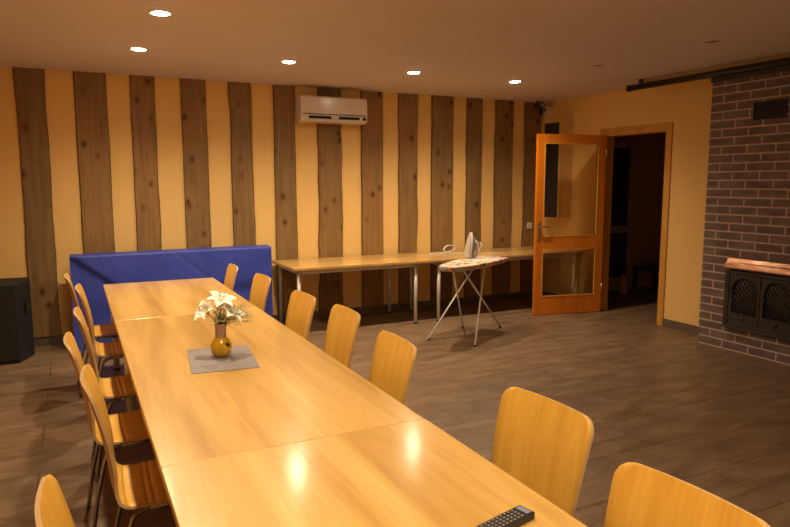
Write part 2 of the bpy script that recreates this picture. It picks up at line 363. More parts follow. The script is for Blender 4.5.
# open door leaf
hx, hy = 5.822, 5.985; ex, ey = 4.925, 6.165
L = math.hypot(ex-hx, ey-hy); ang = math.atan2(ey-hy, ex-hx)
d1 = thing('door_1', 'open orange wooden door with two glass panes', 'door', (hx, hy, 0.006), ang, kind='structure')
st = 0.092; DH = 2.16
lf = MB()
lf.box((0, -0.02, 0), (st, 0.02, DH)); lf.box((L-st, -0.02, 0), (L, 0.02, DH))
lf.box((st, -0.02, 0), (L-st, 0.02, 0.215)); lf.box((st, -0.02, 0.80), (L-st, 0.02, 0.945)); lf.box((st, -0.02, 2.06), (L-st, 0.02, DH))
lf.build('door_leaf', M['door_wood'], d1, bevel=0.003)
for z0, z1 in ((0.215, 0.80), (0.945, 2.06)):
    bd = MB(); a_, b_ = st, L-st
    for s_ in (-1, 1):
        y0, y1 = sorted((s_*0.004, s_*0.024))
        bd.box((a_, y0, z0), (a_+0.014, y1, z1)); bd.box((b_-0.014, y0, z0), (b_, y1, z1)); bd.box((a_+0.014, y0, z0), (b_-0.014, y1, z0+0.014)); bd.box((a_+0.014, y0, z1-0.014), (b_-0.014, y1, z1))
    bd.build('glazing_bead', M['frame_wood'], d1, bevel=0.002)
    MB().box((a_+0.001, -0.003, z0+0.001), (b_-0.001, 0.003, z1-0.001)).build('glass_pane', M['glass'], d1)
hd = MB()
for s_ in (-1, 1):
    y0, y1 = sorted((s_*0.02, s_*0.027)); hd.box((L-0.062, y0, 0.90), (L-0.028, y1, 1.13))
    hd.tube([(L-0.045, s_*0.026, 1.07), (L-0.045, s_*0.065, 1.07)], 0.009, 8)
    hd.tube(smooth_path([(L-0.045, s_*0.062, 1.07), (L-0.085, s_*0.066, 1.07), (L-0.165, s_*0.062, 1.065)], 4), 0.008, 8)
tag(hd.build('door_handle', M['steel'], d1, bevel=0.001), 'satin metal lever handle on a long plate')
hg = MB()
for z in (0.25, 1.9): hg.tube([(0.0, 0.024, z), (0.0, 0.024, z+0.1)], 0.007, 8)
hg.build('hinge', M['steel'], d1)

# hallway beyond the door
HX0, HX1, HY0, HY1 = 6.0, 8.7, 4.0, 7.15
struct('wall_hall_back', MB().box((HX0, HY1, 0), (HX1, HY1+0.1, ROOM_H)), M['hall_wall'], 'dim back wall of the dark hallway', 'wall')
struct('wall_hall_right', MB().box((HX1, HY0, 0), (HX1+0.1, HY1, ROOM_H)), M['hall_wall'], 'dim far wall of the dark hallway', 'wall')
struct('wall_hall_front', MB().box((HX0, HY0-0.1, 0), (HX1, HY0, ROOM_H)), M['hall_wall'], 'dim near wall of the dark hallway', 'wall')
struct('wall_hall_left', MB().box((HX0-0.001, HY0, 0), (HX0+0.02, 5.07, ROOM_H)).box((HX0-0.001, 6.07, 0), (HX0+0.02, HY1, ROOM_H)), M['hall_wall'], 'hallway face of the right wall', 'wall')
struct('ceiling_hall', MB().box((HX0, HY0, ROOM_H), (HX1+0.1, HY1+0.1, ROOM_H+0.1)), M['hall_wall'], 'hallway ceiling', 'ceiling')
d2 = thing('door_2', 'dark glazed double-paned door with pale frame in the hallway', 'door', (6.98, HY1, 0), 0, kind='structure')
g = MB()
for x in (-0.10, 0.42): g.box((x, -0.06, 0), (x+0.09, 0, 2.2))
g.box((-0.01, -0.06, 2.1), (0.42, 0, 2.2)); g.box((-0.01, -0.06, 0.86), (0.42, 0, 0.96)); g.box((-0.01, -0.06, 0.0), (0.42, 0, 0.2))
g.build('door_frame', M['hall_frame'], d2, bevel=0.003)
MB().box((-0.01, -0.035, 0.2), (0.42, -0.02, 0.86)).build('glass_pane', M['dark_glass'], d2)
MB().box((-0.01, -0.035, 0.96), (0.42, -0.02, 2.1)).build('glass_pane', M['dark_glass'], d2)

# ------------------------------------------------------------------ planks on the back wall
PLK = [(-0.432, -0.186, 'dark knotty wall plank beside the black floor speaker, first from the left'),
       (0.065, 0.352, 'broad straight-grained wall plank above the left end of the blue mat'),
       (0.570, 0.803, 'knotty narrow wall plank, second of those above the blue mat'),
       (1.060, 1.312, 'brown wall plank, third of those above the blue mat, below the leftmost pair of lamps'),
       (1.558, 1.796, 'narrow knotty wall plank rising behind the right end of the blue mat'),
       (2.044, 2.290, 'wall plank just left of the air conditioner, behind the long table end'),
       (2.557, 2.842, 'wavy-edged wall plank running behind the air conditioner'),
       (3.100, 3.382, 'smooth wall plank at the right end of the air conditioner'),
       (3.600, 3.860, 'wall plank with large curled knots, second to the right of the air conditioner'),
       (4.060, 4.374, 'wide wall plank rising behind the white cable coil'),
       (4.576, 4.813, 'narrow wall plank rising behind the upright iron'),
       (5.020, 5.307, 'wall plank second from the room corner, left of the light switch'),
       (5.495, 5.770, 'dark wall plank in the room corner carrying the light switch')]
for i, (x0, x1, lb) in enumerate(PLK):
    mb = MB(); n = 44; cx = (x0+x1)/2; amp = [0.008, 0.004, 0.009, 0.004, 0.008, 0.007, 0.016, 0.003, 0.010, 0.003, 0.005, 0.008, 0.010][i]
    rows = []
    for k in range(n+1):
        z = k/n*(ROOM_H-SK-0.002)
        a = x0-cx+amp*(noise.noise((i*7.1, 0.3, z*2.3))*1.6+noise.noise((i*3.3, 5, z*7))*0.5)
        c_ = x1-cx+amp*(noise.noise((i*7.1, 9.3, z*2.3))*1.6+noise.noise((i*3.3, 15, z*7))*0.5)
        b0 = len(mb.v)
        for p in ((a, 0), (a-0.003, -0.016), (a+0.006, -0.025), (c_-0.006, -0.025), (c_+0.003, -0.016), (c_, 0)): mb.v.append(Vector((p[0], p[1], z)))
        rows.append(b0)
    for k in range(n):
        for j in range(5):
            mb.quad((rows[k]+j, rows[k]+j+1, rows[k+1]+j+1, rows[k+1]+j), 0 if j == 2 else 1, j in (0, 1, 3, 4))
    mb.quad([rows[0]+j for j in reversed(range(6))], 1); mb.quad([rows[-1]+j for j in range(6)], 1)
    tag(mb.build('wall_plank', [M['plank'], M['plank_edge']], loc=(cx+0.012, WY1-0.0005, SK+0.001)), lb, 'plank', 'rough planks on the back wall')

# ------------------------------------------------------------------ brick chimney breast
BX = 5.568; BY1 = 4.352; BY0 = 2.35; RH = 0.0806; BL = 0.271; J = 0.0125
cb = MB(); cb.box((BX+0.0015, BY0, 0), (WX1, BY1-0.004, ROOM_H), 1)
for r in range(34):
    z0, z1 = r*RH+J, min((r+1)*RH-J*0.15, ROOM_H-0.002)
    if z1-z0 < 0.02: continue
    y = BY1 - (BL/2 if r % 2 else 0); segs = []
    if r % 2: segs.append((BY1-BL/2+J, BY1))
    while y > BY0:
        segs.append((max(y-BL+J, BY0), y)); y -= BL
    for k, (a, c_) in enumerate(segs):
        if c_-a < 0.02: continue
        jx = random.uniform(-0.0006, 0.0004)
        cb.box((BX+jx, a, z0), (BX+0.02, c_ if k == 0 else c_-0.001, z1), 0)
    xs = BX+0.02 if r % 2 else BX+0.02
    if r % 2: cb.box((xs, BY1-0.012, z0), (WX1-0.001, BY1, z1), 0)
    else: cb.box((xs, BY1-0.012, z0), (BX+0.13, BY1, z1), 0); cb.box((BX+0.137, BY1-0.012, z0), (WX1-0.001, BY1, z1), 0)
tag(cb.build('brick_chimney', [M['brick'], M['mortar']]), 'dark brown brick chimney breast with pale mortar joints on the right', 'chimney')
vt = thing('air_vent', 'black rectangular vent high on the brick chimney', 'vent', (BX, 3.755, 2.155))
MB().box((-0.012, -0.155, 0), (0.0, -0.14, 0.158)).box((-0.012, 0.14, 0), (0, 0.155, 0.158)).box((-0.012, -0.14, 0), (0, 0.14, 0.014)).box((-0.012, -0.14, 0.144), (0, 0.14, 0.158)).build('vent_frame', M['dark_slot'], vt)
sl = MB()
sl.box((-0.002, -0.14, 0.014), (-0.0005, 0.14, 0.144))
for k in range(7): sl.box((-0.010, -0.14, 0.020+k*0.018), (-0.003, 0.14, 0.026+k*0.018))
sl.build('vent_slats', M['dark_slot'], vt)

# fireplace insert
FY1, FY0 = 4.055, 3.34
fp = thing('fireplace_insert', 'black cast iron fireplace insert with arched lattice doors set in brick', 'fireplace', (BX, (FY0+FY1)/2, 0.245))
hw = (FY1-FY0)/2
fb = MB(); X0 = -0.055
fb.box((X0, -hw, 0), (-0.001, -hw+0.045, 0.53)); fb.box((X0, hw-0.045, 0), (-0.001, hw, 0.53)); fb.box((X0, -hw+0.045, 0), (-0.001, hw-0.045, 0.035)); fb.box((X0, -hw+0.045, 0.50), (-0.001, hw-0.045, 0.53))
fb.box((-0.012, -hw+0.045, 0.035), (-0.001, hw-0.045, 0.50)); fb.box((X0-0.012, -hw-0.01, -0.012), (-0.001, hw+0.01, 0.0))
fb.build('frame', M['cast_iron'], fp, bevel=0.003)
def arch_door(yc, wd, z0, z1):
    mb = MB(); n = 14; iw = wd/2-0.034; zb = z0+0.095; zs = z1-0.125; T = Matrix()
    # gothic arch outline from lower-left around the top to lower-right
    arc = [(-iw, zb), (-iw, zs)]
    for k in range(1, n+1):
        a = k/n; arc.append((-iw*(1-a**1.6), zs+(z1-0.018-zs)*math.sin(a*PI/2)))
    arc = arc + [(-y, z) for y, z in reversed(arc[:-1])]
    m_ = len(arc)
    def outer(y, z):
        if z <= zb+1e-6: return (math.copysign(wd/2, y), z)
        if z <= zs+1e-6: return (math.copysign(wd/2, y), z)
        t = (z-zs)/(z1-0.018-zs); 
        if abs(y) > iw*0.6: return (math.copysign(wd/2, y), zs+(z1-zs)*min(1, (iw-abs(y))/(iw*0.4)))
        return (y/(iw*0.6)*wd/2, z1)
    for X, fl in ((-0.050, False), (-0.036, True)):
        b0 = len(mb.v)
        for y, z in arc: mb.v.append(Vector((X, yc+y, z)))
        for y, z in arc:
            oy, oz = outer(y, z); mb.v.append(Vector((X, yc+oy, oz)))
        for k in range(m_-1): mb.quad((b0+k, b0+k+1, b0+m_+k+1, b0+m_+k))
        if not fl: B0 = b0
        else:
            for k in range(m_-1): mb.quad((B0+k, B0+k+1, b0+k+1, b0+k))
            for k in range(m_-1): mb.quad((B0+m_+k, B0+m_+k+1, b0+m_+k+1, b0+m_+k))
    mb.box((-0.050, yc-wd/2, z0), (-0.036, yc+wd/2, zb))
    # raised moulding round the arch
    mb.tube([(-0.051, yc+y, z) for y, z in arc], 0.006, 6)
    mb.tube([(-0.051, yc-iw, zb), (-0.051, yc+iw, zb)], 0.006, 6)
    o = mb.build('door', M['cast_iron'], fp)
    lt = MB()
    def inside(y, z):
        if z < zb or abs(y) > iw: return False
        if z <= zs: return True
        t = math.asin(min(1, (z-zs)/(z1-0.018-zs)))/(PI/2); return abs(y) <= iw*(1-t**1.6)
    for sg in (1, -1):
        for k in range(-12, 13):
            c0 = k*0.042; run = []
            for q in range(0, 80):
                s_ = q/79*(z1-zb); y = -sg*iw*0+sg*(s_*0.75)-sg*0.15+c0; z = zb+s_
                if inside(y, z): run.append((y, z))
                elif run: break
            if len(run) > 3: lt.tube([(-0.043, yc+run[0][0], run[0][1]), (-0.043, yc+run[-1][0], run[-1][1])], 0.0045, 5)
    lt.build('lattice', M['cast_iron'], o)
    kb = MB(); kb.lathe([(0.016, 0), (0.020, 0.006), (0.014, 0.014), (0.004, 0.018)], c=(-0.05, yc, z0+0.055), seg=14, T=Matrix.Rotation(-PI/2, 4, 'Y'))
    kb.build('knob', M['cast_iron'], o)
dw = (2*hw-0.09)/2
arch_door(hw-0.045-dw/2, dw-0.008, 0.038, 0.497); arch_door(-hw+0.045+dw/2, dw-0.008, 0.038, 0.497)
hk = MB()
prof = [(0.0, 0.655), (-0.045, 0.650), (-0.060, 0.612), (-0.070, 0.608), (-0.085, 0.563), (-0.085, 0.552), (0.0, 0.552)]
b0 = len(hk.v); n = len(prof)
for yy, ins in ((-hw-0.03, 0.022), (hw+0.004, 0.022)):
    sg = 1 if yy < 0 else -1
    for x, z in prof: hk.v.append(Vector((x, yy+sg*ins*((z-0.552)/0.10), z)))
for i in range(n): hk.quad((b0+i, b0+(i+1) % n, b0+n+(i+1) % n, b0+n+i))
hk.quad([b0+i for i in range(n)]); hk.quad([b0+n+i for i in reversed(range(n))])
tag(hk.build('hood', M['copper'], fp, bevel=0.003), 'copper hood')

# ------------------------------------------------------------------ projector screen + batten
ps = thing('projector_screen', 'black rolled-up projector screen tube hanging under the ceiling over the chimney', 'projector screen', (5.42, 4.0, 2.600))
sy1, sy0 = 1.265, -1.3
MB().tube([(0, sy0, 0), (0, sy1, 0)], 0.032, 20).build('tube', M['screen_cloth'], ps)
MB().lathe([(0.028, -0.012), (0.037, -0.008), (0.037, 0.010), (0.032, 0.014)], seg=20, T=Matrix.Rotation(PI/2, 4, 'X'), c=(0, sy1, 0)).build('end_cap', M['black_plastic'], ps)
MB().box((-0.012, sy0, -0.078), (0.012, 0.25, -0.030)).build('bottom_bar', M['black_plastic'], ps, bevel=0.003)
for y in (1.1, -0.7): MB().box((-0.015, y-0.02, 0.033), (0.015, y+0.02, 0.0755)).build('bracket', M['black_plastic'], ps)
tag(MB().box((5.50, 2.4, 2.62), (5.555, 5.20, ROOM_H-0.0005)).build('ceiling_batten', M['batten'], bevel=0.002), 'yellow painted batten on the ceiling behind the black screen tube', 'batten')

# ------------------------------------------------------------------ downlights
def downlight(x, y, on, label):
    t = thing('ceiling_downlight', label, 'ceiling light', (x, y, ROOM_H), group='recessed ceiling lamps')
    rg = MB(); seg = 32
    prof = [(0.056, -0.001), (0.057, -0.009), (0.070, -0.009), (0.075, -0.0005)]
    b0 = 0
    for r, z in prof:
        for k in range(seg): rg.v.append(Vector((r*math.cos(2*PI*k/seg), r*math.sin(2*PI*k/seg), z)))
    for i in range(3):
        for k in range(seg): rg.quad((i*seg+k, (i+1)*seg+k, (i+1)*seg+(k+1) % seg, i*seg+(k+1) % seg), 0, True)
    rg.build('trim_ring', M['grey_trim'] if on else M['ceiling'], t)
    MB().lathe([(0.056, -0.0005), (0.055, -0.008), (0.040, -0.013), (0.018, -0.016)] if on else [(0.056, -0.0005), (0.050, -0.0040), (0.018, -0.006)], seg=28).build('lamp_face', M['lit'] if on else M['dull_glass'], t)
    if on:
        ld = bpy.data.lights.new('downlight_beam', 'SPOT'); ld.energy = LAMP_W if y > 5 else LAMP_W*0.78; ld.color = LAMP_COL; ld.spot_size = SPOT; ld.spot_blend = 1.0; ld.shadow_soft_size = 0.04
        lo = bpy.data.objects.new('downlight_beam', ld); col.objects.link(lo); lo.parent = t; lo.location = (0, 0, -0.024)
LBL = ['lit round downlight above the blue mat, nearest the plank wall on the left', 'lit round downlight left of the air conditioner', 'lit round downlight right of the air conditioner', 'lit round downlight nearest the open door',
       'lit round downlight above the far end of the wooden table, topmost in the photo', 'lit round downlight above the flower vase', 'lit round downlight above the near table joint', 'lit round downlight above the camera position', 'lit round downlight behind the camera on the left', 'added unseen downlight behind the camera in the middle, brightening the right side', 'added unseen downlight behind the camera on the right, brightening the right side']
for (x, y), lb in zip(LAMPS_ON, LBL): downlight(x, y, True, lb)
for (x, y), lb in zip(LAMPS_OFF, ['unlit round downlight left of the projector screen tube', 'unlit round downlight nearest the top right, above the chimney side']): downlight(x, y, False, lb)

# ------------------------------------------------------------------ air conditioner
ac = thing('air_conditioner', 'pale wall-mounted air conditioner over the planks below the ceiling', 'air conditioner', (2.705, 7.153, 2.272))
W2 = 0.398
prof = [(0, 0.0), (0, 0.287), (-0.165, 0.287), (-0.190, 0.270), (-0.198, 0.09), (-0.196, 0.078), (-0.188, 0.03), (-0.160, 0.008), (-0.10, 0.0)]
bd = MB(); n = len(prof)
for x in (-W2, W2):
    for y, z in prof: bd.v.append(Vector((x, y, z)))
for i in range(n): bd.quad((i, (i+1) % n, n+(i+1) % n, n+i), 0)
bd.quad([i for i in reversed(range(n))]); bd.quad([n+i for i in range(n)])
bd.build('body', M['pink_plastic'], ac, bevel=0.006)
MB().box((-W2+0.012, -0.204, 0.098), (W2-0.008, -0.190, 0.272)).build('front_panel', M['pink_plastic'], ac, bevel=0.004)
MB().box((-W2+0.02, -0.1995, 0.083), (W2-0.02, -0.19, 0.092)).box((-0.31, -0.1975, 0.040), (-0.045, -0.186, 0.068)).box((0.045, -0.1975, 0.040), (0.30, -0.186, 0.068)).build('air_slot', M['dark_slot'], ac)
MB().box((-0.045, -0.200, 0.044), (0.045, -0.186, 0.070)).build('louvre_clip', M['pink_plastic'], ac, bevel=0.002)
MB().box((-0.31, -0.1995, 0.010), (0.30, -0.165, 0.034)).build('louvre', M['white_plastic'], ac, bevel=0.003)
MB().box((0.340, -0.2005, 0.035), (0.378, -0.19, 0.068)).build('display_window', M['dark_slot'], ac, bevel=0.002)

# ------------------------------------------------------------------ tall wall speaker near the corner
ts = thing('column_speaker', 'tall wall-mounted loudspeaker with black grille seen behind the door glass', 'speaker', (5.85, 6.74, 1.135))
MB().box((-0.225, -0.15, 0), (-0.0005, 0.15, 1.24)).build('cabinet', M['beige_panel'], ts, bevel=0.004)
MB().box((-0.235, -0.140, 0.012), (-0.2255, 0.140, 1.228)).build('grille', M['grille'], ts, bevel=0.003)

# corner camera
cc = thing('security_camera', 'small dark camera on a white bracket in the ceiling corner', 'camera', (5.60, 7.03, 2.56))
MB().box((0.16, -0.02, -0.06), (0.249, 0.06, 0.045)).build('junction_box', M['white_plastic'], cc, bevel=0.004)
MB().tube(smooth_path([(0.17, 0.02, 0.0), (0.10, 0.0, 0.01), (0.02, -0.01, 0.03)], 4), 0.012, 8).build('arm', M['black_plastic'], cc)
MB().tube([(0.05, -0.02, 0.0), (0.05, -0.02, -0.07)], 0.028, 14).tube([(0.0, -0.11, 0.055), (0.0, 0.02, 0.055)], 0.036, 16).build('camera_body', M['black_plastic'], cc)
MB().lathe([(0.020, 0), (0.018, 0.006), (0.008, 0.009)], c=(0, -0.11, 0.055), seg=14, T=Matrix.Rotation(PI/2, 4, 'X')).build('lens', M['steel'], cc)
MB().tube([(0.0, 0.0, 0.09), (0.0, 0.0, 0.1155)], 0.014, 10).build('ceiling_mount', M['black_plastic'], cc)

# light switch
sw = thing('light_switch', 'small white square light switch on the corner plank', 'switch', (5.615, 7.154, 1.013))
MB().box((-0.041, -0.010, -0.041), (0.041, -0.0005, 0.041)).build('plate', M['white_plastic'], sw, bevel=0.002)
MB().box((-0.020, -0.014, -0.022), (0.020, -0.0102, 0.022)).build('rocker', M['leg_metal'], sw, bevel=0.002)

# ------------------------------------------------------------------ black floor speaker on the left
sp = thing('floor_speaker', 'black carpeted loudspeaker standing on the floor at the left edge by the wall', 'speaker', (-0.72, 6.55, 0))
poly = [(-0.24, 0.0), (0.225, 0.0), (0.325, 0.28), (0.30, 0.50), (-0.30, 0.50), (-0.34, 0.28)]
MB().prism(poly, 0.0, 0.71).build('cabinet', M['black_felt'], sp, bevel=0.008)
MB().box((-0.22, -0.012, 0.03), (0.205, -0.0005, 0.68)).build('grille', M['grille'], sp, bevel=0.004)
MB().box((-0.012, 0.0, 0.42), (0.012, 0.016, 0.54), T=Matrix.Translation((0.284, 0.14, 0)) @ Matrix.Rotation(math.atan2(0.28, 0.10)-PI/2-PI/2, 4, 'Z')).build('side_handle', M['black_plastic'], sp, bevel=0.004)

# ------------------------------------------------------------------ blue mat
bl = MB(); ML, MR, MT = -0.055, 1.875, 0.925; NU, NV = 110, 50
def yfront(x, z):
    # diagonal fold from the upper left corner, with softer folds to its right
    u = (x-ML); d = (MT-z) - u*0.80 if u < 0.5 else (MT-z)*0.5-0.2
    y = 0.034*(1/(1+math.exp(-d/0.012)))
    d2 = (MT-z) - (u-0.95)*0.95; y += 0.006*math.exp(-(d2/0.02)**2)
    y += 0.012*noise.noise((x*2.2, z*2.0, 3.0)) + 0.004*noise.noise((x*7, z*5, 1))
    return y
def fn(u, v):
    x = ML+(MR-ML)*u; z = MT*v
    return (x, 6.70+0.05*v+yfront(x, z), z*(1-0.012*(1-u)))
bF = bl.grid(fn, NU, NV)
def fb2(u, v):
    x = ML+(MR-ML)*u; return (x+0.0, 6.98-0.02*v, (MT*v+0.004*v)*(1-0.012*(1-u)))
bB = bl.grid(fb2, NU, NV)
w_ = NV+1
for i in range(NU): bl.quad((bF+i*w_+NV, bF+(i+1)*w_+NV, bB+(i+1)*w_+NV, bB+i*w_+NV), 0, False); bl.quad((bF+i*w_, bF+(i+1)*w_, bB+(i+1)*w_, bB+i*w_), 0, False)
for j in range(NV): bl.quad((bF+j, bB+j, bB+j+1, bF+j+1), 0, False); bl.quad((bF+NU*w_+j, bF+NU*w_+j+1, bB+NU*w_+j+1, bB+NU*w_+j), 0, False)
tag(bl.build('folded_mat', M['blue']), 'large blue vinyl-covered mat standing upright against the plank wall', 'mat')

# ------------------------------------------------------------------ tables
def leg_bm(x, y, z, r=0.024, foot=True):
    mb = MB(); mb.tube([(x, y, 0.018 if foot else 0), (x, y, z)], r, 16); return mb
def table(name, label, group, x0, x1, y0, y1, top, th, m_, me_, inset=0.06, legxs=None, r=0.024, apron=True):
    cx, cy = (x0+x1)/2, (y0+y1)/2; t = thing(name, label, 'table', (cx, cy, 0), 0, group)
    hx_, hy_ = (x1-x0)/2, (y1-y0)/2
    tp = MB(); tp.box((-hx_, -hy_, top-th), (hx_, hy_, top))
    for k in (0, 2, 3, 4, 5): tp.m[k] = 1
    tp.build('tabletop', [m_, me_], t, bevel=0.003)
    lx = legxs or (-hx_+inset, hx_-inset)
    for x in lx:
        for y in (-hy_+inset, hy_-inset):
            o = leg_bm(x, y, top-th-0.002, r).build('leg', M['leg_metal'], t)
            MB().tube([(x, y, 0.0), (x, y, 0.018)], r+0.003, 14).build('leg_foot', M['black_plastic'], o)
    if apron:
        a = MB(); i2 = inset; zz0, zz1 = top-th-0.045, top-th-0.001
        for y in (-hy_+i2, hy_-i2): a.box((lx[0]+r, y-0.012, zz0), (lx[1]-r, y+0.012, zz1))
        for x in lx: a.box((x-0.012, -hy_+i2+r, zz0), (x+0.012, hy_-i2-r, zz1))
        a.build('under_frame', M['leg_metal'], t)
    return t
TX0, TX1 = 0.195, 1.116
table('dining_table', 'far section of the long wooden table, its end before the blue mat', 'long table row', TX0, TX1, 4.3595, 6.002, 0.74, 0.028, M['table'], M['table_edge'], 0.07)
table('dining_table', 'middle section of the long wooden table, carrying the flower vase', 'long table row', TX0, TX1, 2.0045, 4.3565, 0.7395, 0.028, M['table'], M['table_edge'], 0.07)
table('dining_table', 'nearest section of the long wooden table, carrying the remote control', 'long table row', TX0, TX1+0.001, -0.35, 2.0015, 0.7405, 0.028, M['table'], M['table_edge'], 0.07)
DZ = 0.728
table('wall_table', 'narrow wooden wall table starting beside the blue mat', 'tables along the plank wall', 1.985, 3.5685, 6.335, 7.135, DZ, 0.027, M['desk'], M['table_edge'], 0.06, (-0.717, 0.66), 0.020)
table('wall_table', 'narrow wooden wall table running behind the ironing board to the corner', 'tables along the plank wall', 3.5715, 5.835, 6.335, 7.135, DZ, 0.027, M['desk'], M['table_edge'], 0.06, (-0.965, 1.05), 0.020)

# ------------------------------------------------------------------ chairs
CP = smooth_path([(0.205, 0, 0.432), (0.165, 0, 0.446), (0.08, 0, 0.450), (-0.04, 0, 0.444), (-0.14, 0, 0.442), (-0.195, 0, 0.448), (-0.228, 0, 0.475), (-0.240, 0, 0.53), (-0.250, 0, 0.62), (-0.268, 0, 0.72), (-0.293, 0, 0.82), (-0.318, 0, 0.904)], 4)
SL = [0]
for a, b_ in zip(CP, CP[1:]): SL.append(SL[-1]+(b_-a).length)
TOT = SL[-1]
def cpt(s_):
    s_ = max(0, min(TOT, s_)); i = 0
    while i < len(SL)-2 and SL[i+1] < s_: i += 1
    t = (s_-SL[i])/(SL[i+1]-SL[i]); return CP[i].lerp(CP[i+1], t)
def halfw(s_):
    t = s_/TOT
    base = 0.200 - 0.016*math.exp(-((t-0.55)/0.20)**2) + 0.008*max(0, (t-0.6)/0.4)
    r = 0.052
    for d in (s_, TOT-s_):
        if d < r: base = base - r + math.sqrt(max(0, r*r-(r-d)**2))
    return max(base, 0.02)
def shell_part(s0, s1, name, parent):
    mb = MB(); nu, nv = 34, 12; th = 0.0055
    ss = []
    for i in range(nu+1):
        t = i/nu
        ss.append(s0+(s1-s0)*t)
    # finer rows at the rounded end
    if s1 > TOT*0.9: ss = ss[:-3] + [TOT-0.052*(1-math.sin(k*PI/16)) for k in range(3, 9)]
    if s0 < 0.01: ss = [0.052*(1-math.cos(k*PI/16)) for k in range(0, 7)] + [q for q in ss if q > 0.040]
    ss = sorted(set(ss)); nu = len(ss)-1; lay = []
    for sgn in (1, -1):
        b0 = len(mb.v); lay.append(b0)
        for s_ in ss:
            p = cpt(s_); q = cpt(s_+0.01); q0 = cpt(s_-0.01); t = (q-q0).normalized(); nrm = Vector((t.z, 0, -t.x))
            if nrm.z < 0 and s_ < TOT*0.35: nrm = -nrm
            if nrm.x < 0 and s_ >= TOT*0.35: nrm = -nrm
            back = max(0, min(1, (s_/TOT-0.42)/0.2)); hw_ = halfw(s_)
            for j in range(nv+1):
                v = -1+2*j/nv; y = v*hw_
                c_ = Vector((0.55*y*y*back, 0, 0)) + Vector((0, 0, 0.35*y*y*(1-back)))
                P = p + nrm*th*sgn + c_; P.y = y; mb.uv[len(mb.v)] = (y, s_); mb.v.append(P)
    A, B = lay; w1 = nv+1
    for i in range(nu):
        for j in range(nv):
            mb.quad((A+i*w1+j, A+i*w1+j+1, A+(i+1)*w1+j+1, A+(i+1)*w1+j), 0, True)
            mb.quad((B+i*w1+j, B+(i+1)*w1+j, B+(i+1)*w1+j+1, B+i*w1+j+1), 0, True)
    for i in range(nu):
        mb.quad((A+i*w1, A+(i+1)*w1, B+(i+1)*w1, B+i*w1), 1); mb.quad((A+i*w1+nv, B+i*w1+nv, B+(i+1)*w1+nv, A+(i+1)*w1+nv), 1)
    for j in range(nv):
        mb.quad((A+j, B+j, B+j+1, A+j+1), 1); mb.quad((A+nu*w1+j, A+nu*w1+j+1, B+nu*w1+j+1, B+nu*w1+j), 1)
    return mb.build(name, [M['chair'], M['ply_edge']], parent)
def make_chair(label, loc, rz):
    t = thing('dining_chair', label, 'chair', loc, rz, 'plywood chairs around the long table')
    split = TOT*0.46
    shell_part(0, split, 'seat', t); shell_part(split, TOT, 'backrest', t)
    for sy in (-1, 1):
        fl = smooth_path([(0.180, sy*0.194, 0.0), (0.168, sy*0.184, 0.22), (0.150, sy*0.174, 0.39), (0.135, sy*0.165, 0.424), (0.10, sy*0.160, 0.432)], 4)
        MB().tube(fl, 0.0095, 10).build('leg', M['chrome'], t)
        rl = smooth_path([(-0.262, sy*0.194, 0.0), (-0.230, sy*0.184, 0.20), (-0.185, sy*0.172, 0.385), (-0.160, sy*0.164, 0.420), (-0.12, sy*0.160, 0.4315)], 4)
        MB().tube(rl, 0.0095, 10).build('leg', M['chrome'], t)
        MB().tube([(0.10, sy*0.160, 0.432), (-0.02, sy*0.160, 0.4325), (-0.12, sy*0.160, 0.4315)], 0.0095, 10).build('seat_rail', M['chrome'], t)
    MB().tube(smooth_path([(0.095, -0.160, 0.430), (0.092, -0.08, 0.415), (0.092, 0.08, 0.415), (0.095, 0.160, 0.430)], 4), 0.008, 8).build('cross_bar', M['chrome'], t)
    MB().tube(smooth_path([(-0.11, -0.160, 0.428), (-0.113, -0.08, 0.408), (-0.113, 0.08, 0.408), (-0.11, 0.160, 0.428)], 4), 0.008, 8).build('cross_bar', M['chrome'], t)
    return t
LC = [(-0.085, 5.46, 2, 'left side chair at the far end before the blue mat, pulled out a little'),
      (-0.012, 4.82, -1, 'left side chair second from the far end of the table'),
      (-0.024, 3.88, 1, 'left side chair third from the far end, beside the table joint'),
      (-0.066, 3.20, 1, 'left side chair opposite the vase, pulled out over the floor'),
      (0.010, 2.54, -1, 'left side chair with the fully visible sunlit seat before the near table joint'),
      (-0.105, 1.53, 2, 'nearest left side chair, only its back top showing at the bottom left')]
LC[4] = (-0.006, 2.55, -1, 'left side chair second nearest the camera, seat half lit')
RC = [(1.212, 5.47, 3, 'right side chair farthest away, small before the blue mat'),
      (1.280, 4.77, -1, 'right side chair second farthest, before the right end of the blue mat'),
      (1.300, 3.86, -2, 'right side chair third farthest, before the left end of the wall table'),
      (1.352, 3.28, 1, 'right side chair in the middle of the row, fourth from the camera'),
      (1.300, 2.545, 3, 'right side chair third from the camera, just beyond the table joint'),
      (1.352, 1.580, -3, 'right side chair with its whole backrest showing large beside the remote control'),
      (1.250, 0.955, -3, 'right side chair nearest the camera at the bottom right corner')]
proto = None
for tx, y, rot, lb in LC:
    a = D2R(rot); loc = (tx+0.318*math.cos(a), y+0.305*math.sin(a), 0)
    proto = make_chair(lb, loc, a) if proto is None else (dup(proto, loc, a, lb), proto)[1]
for tx, y, rot, lb in RC:
    a = PI+D2R(-rot); loc = (tx+0.318*math.cos(a), y+0.318*math.sin(a), 0)
    dup(proto, loc, a, lb)

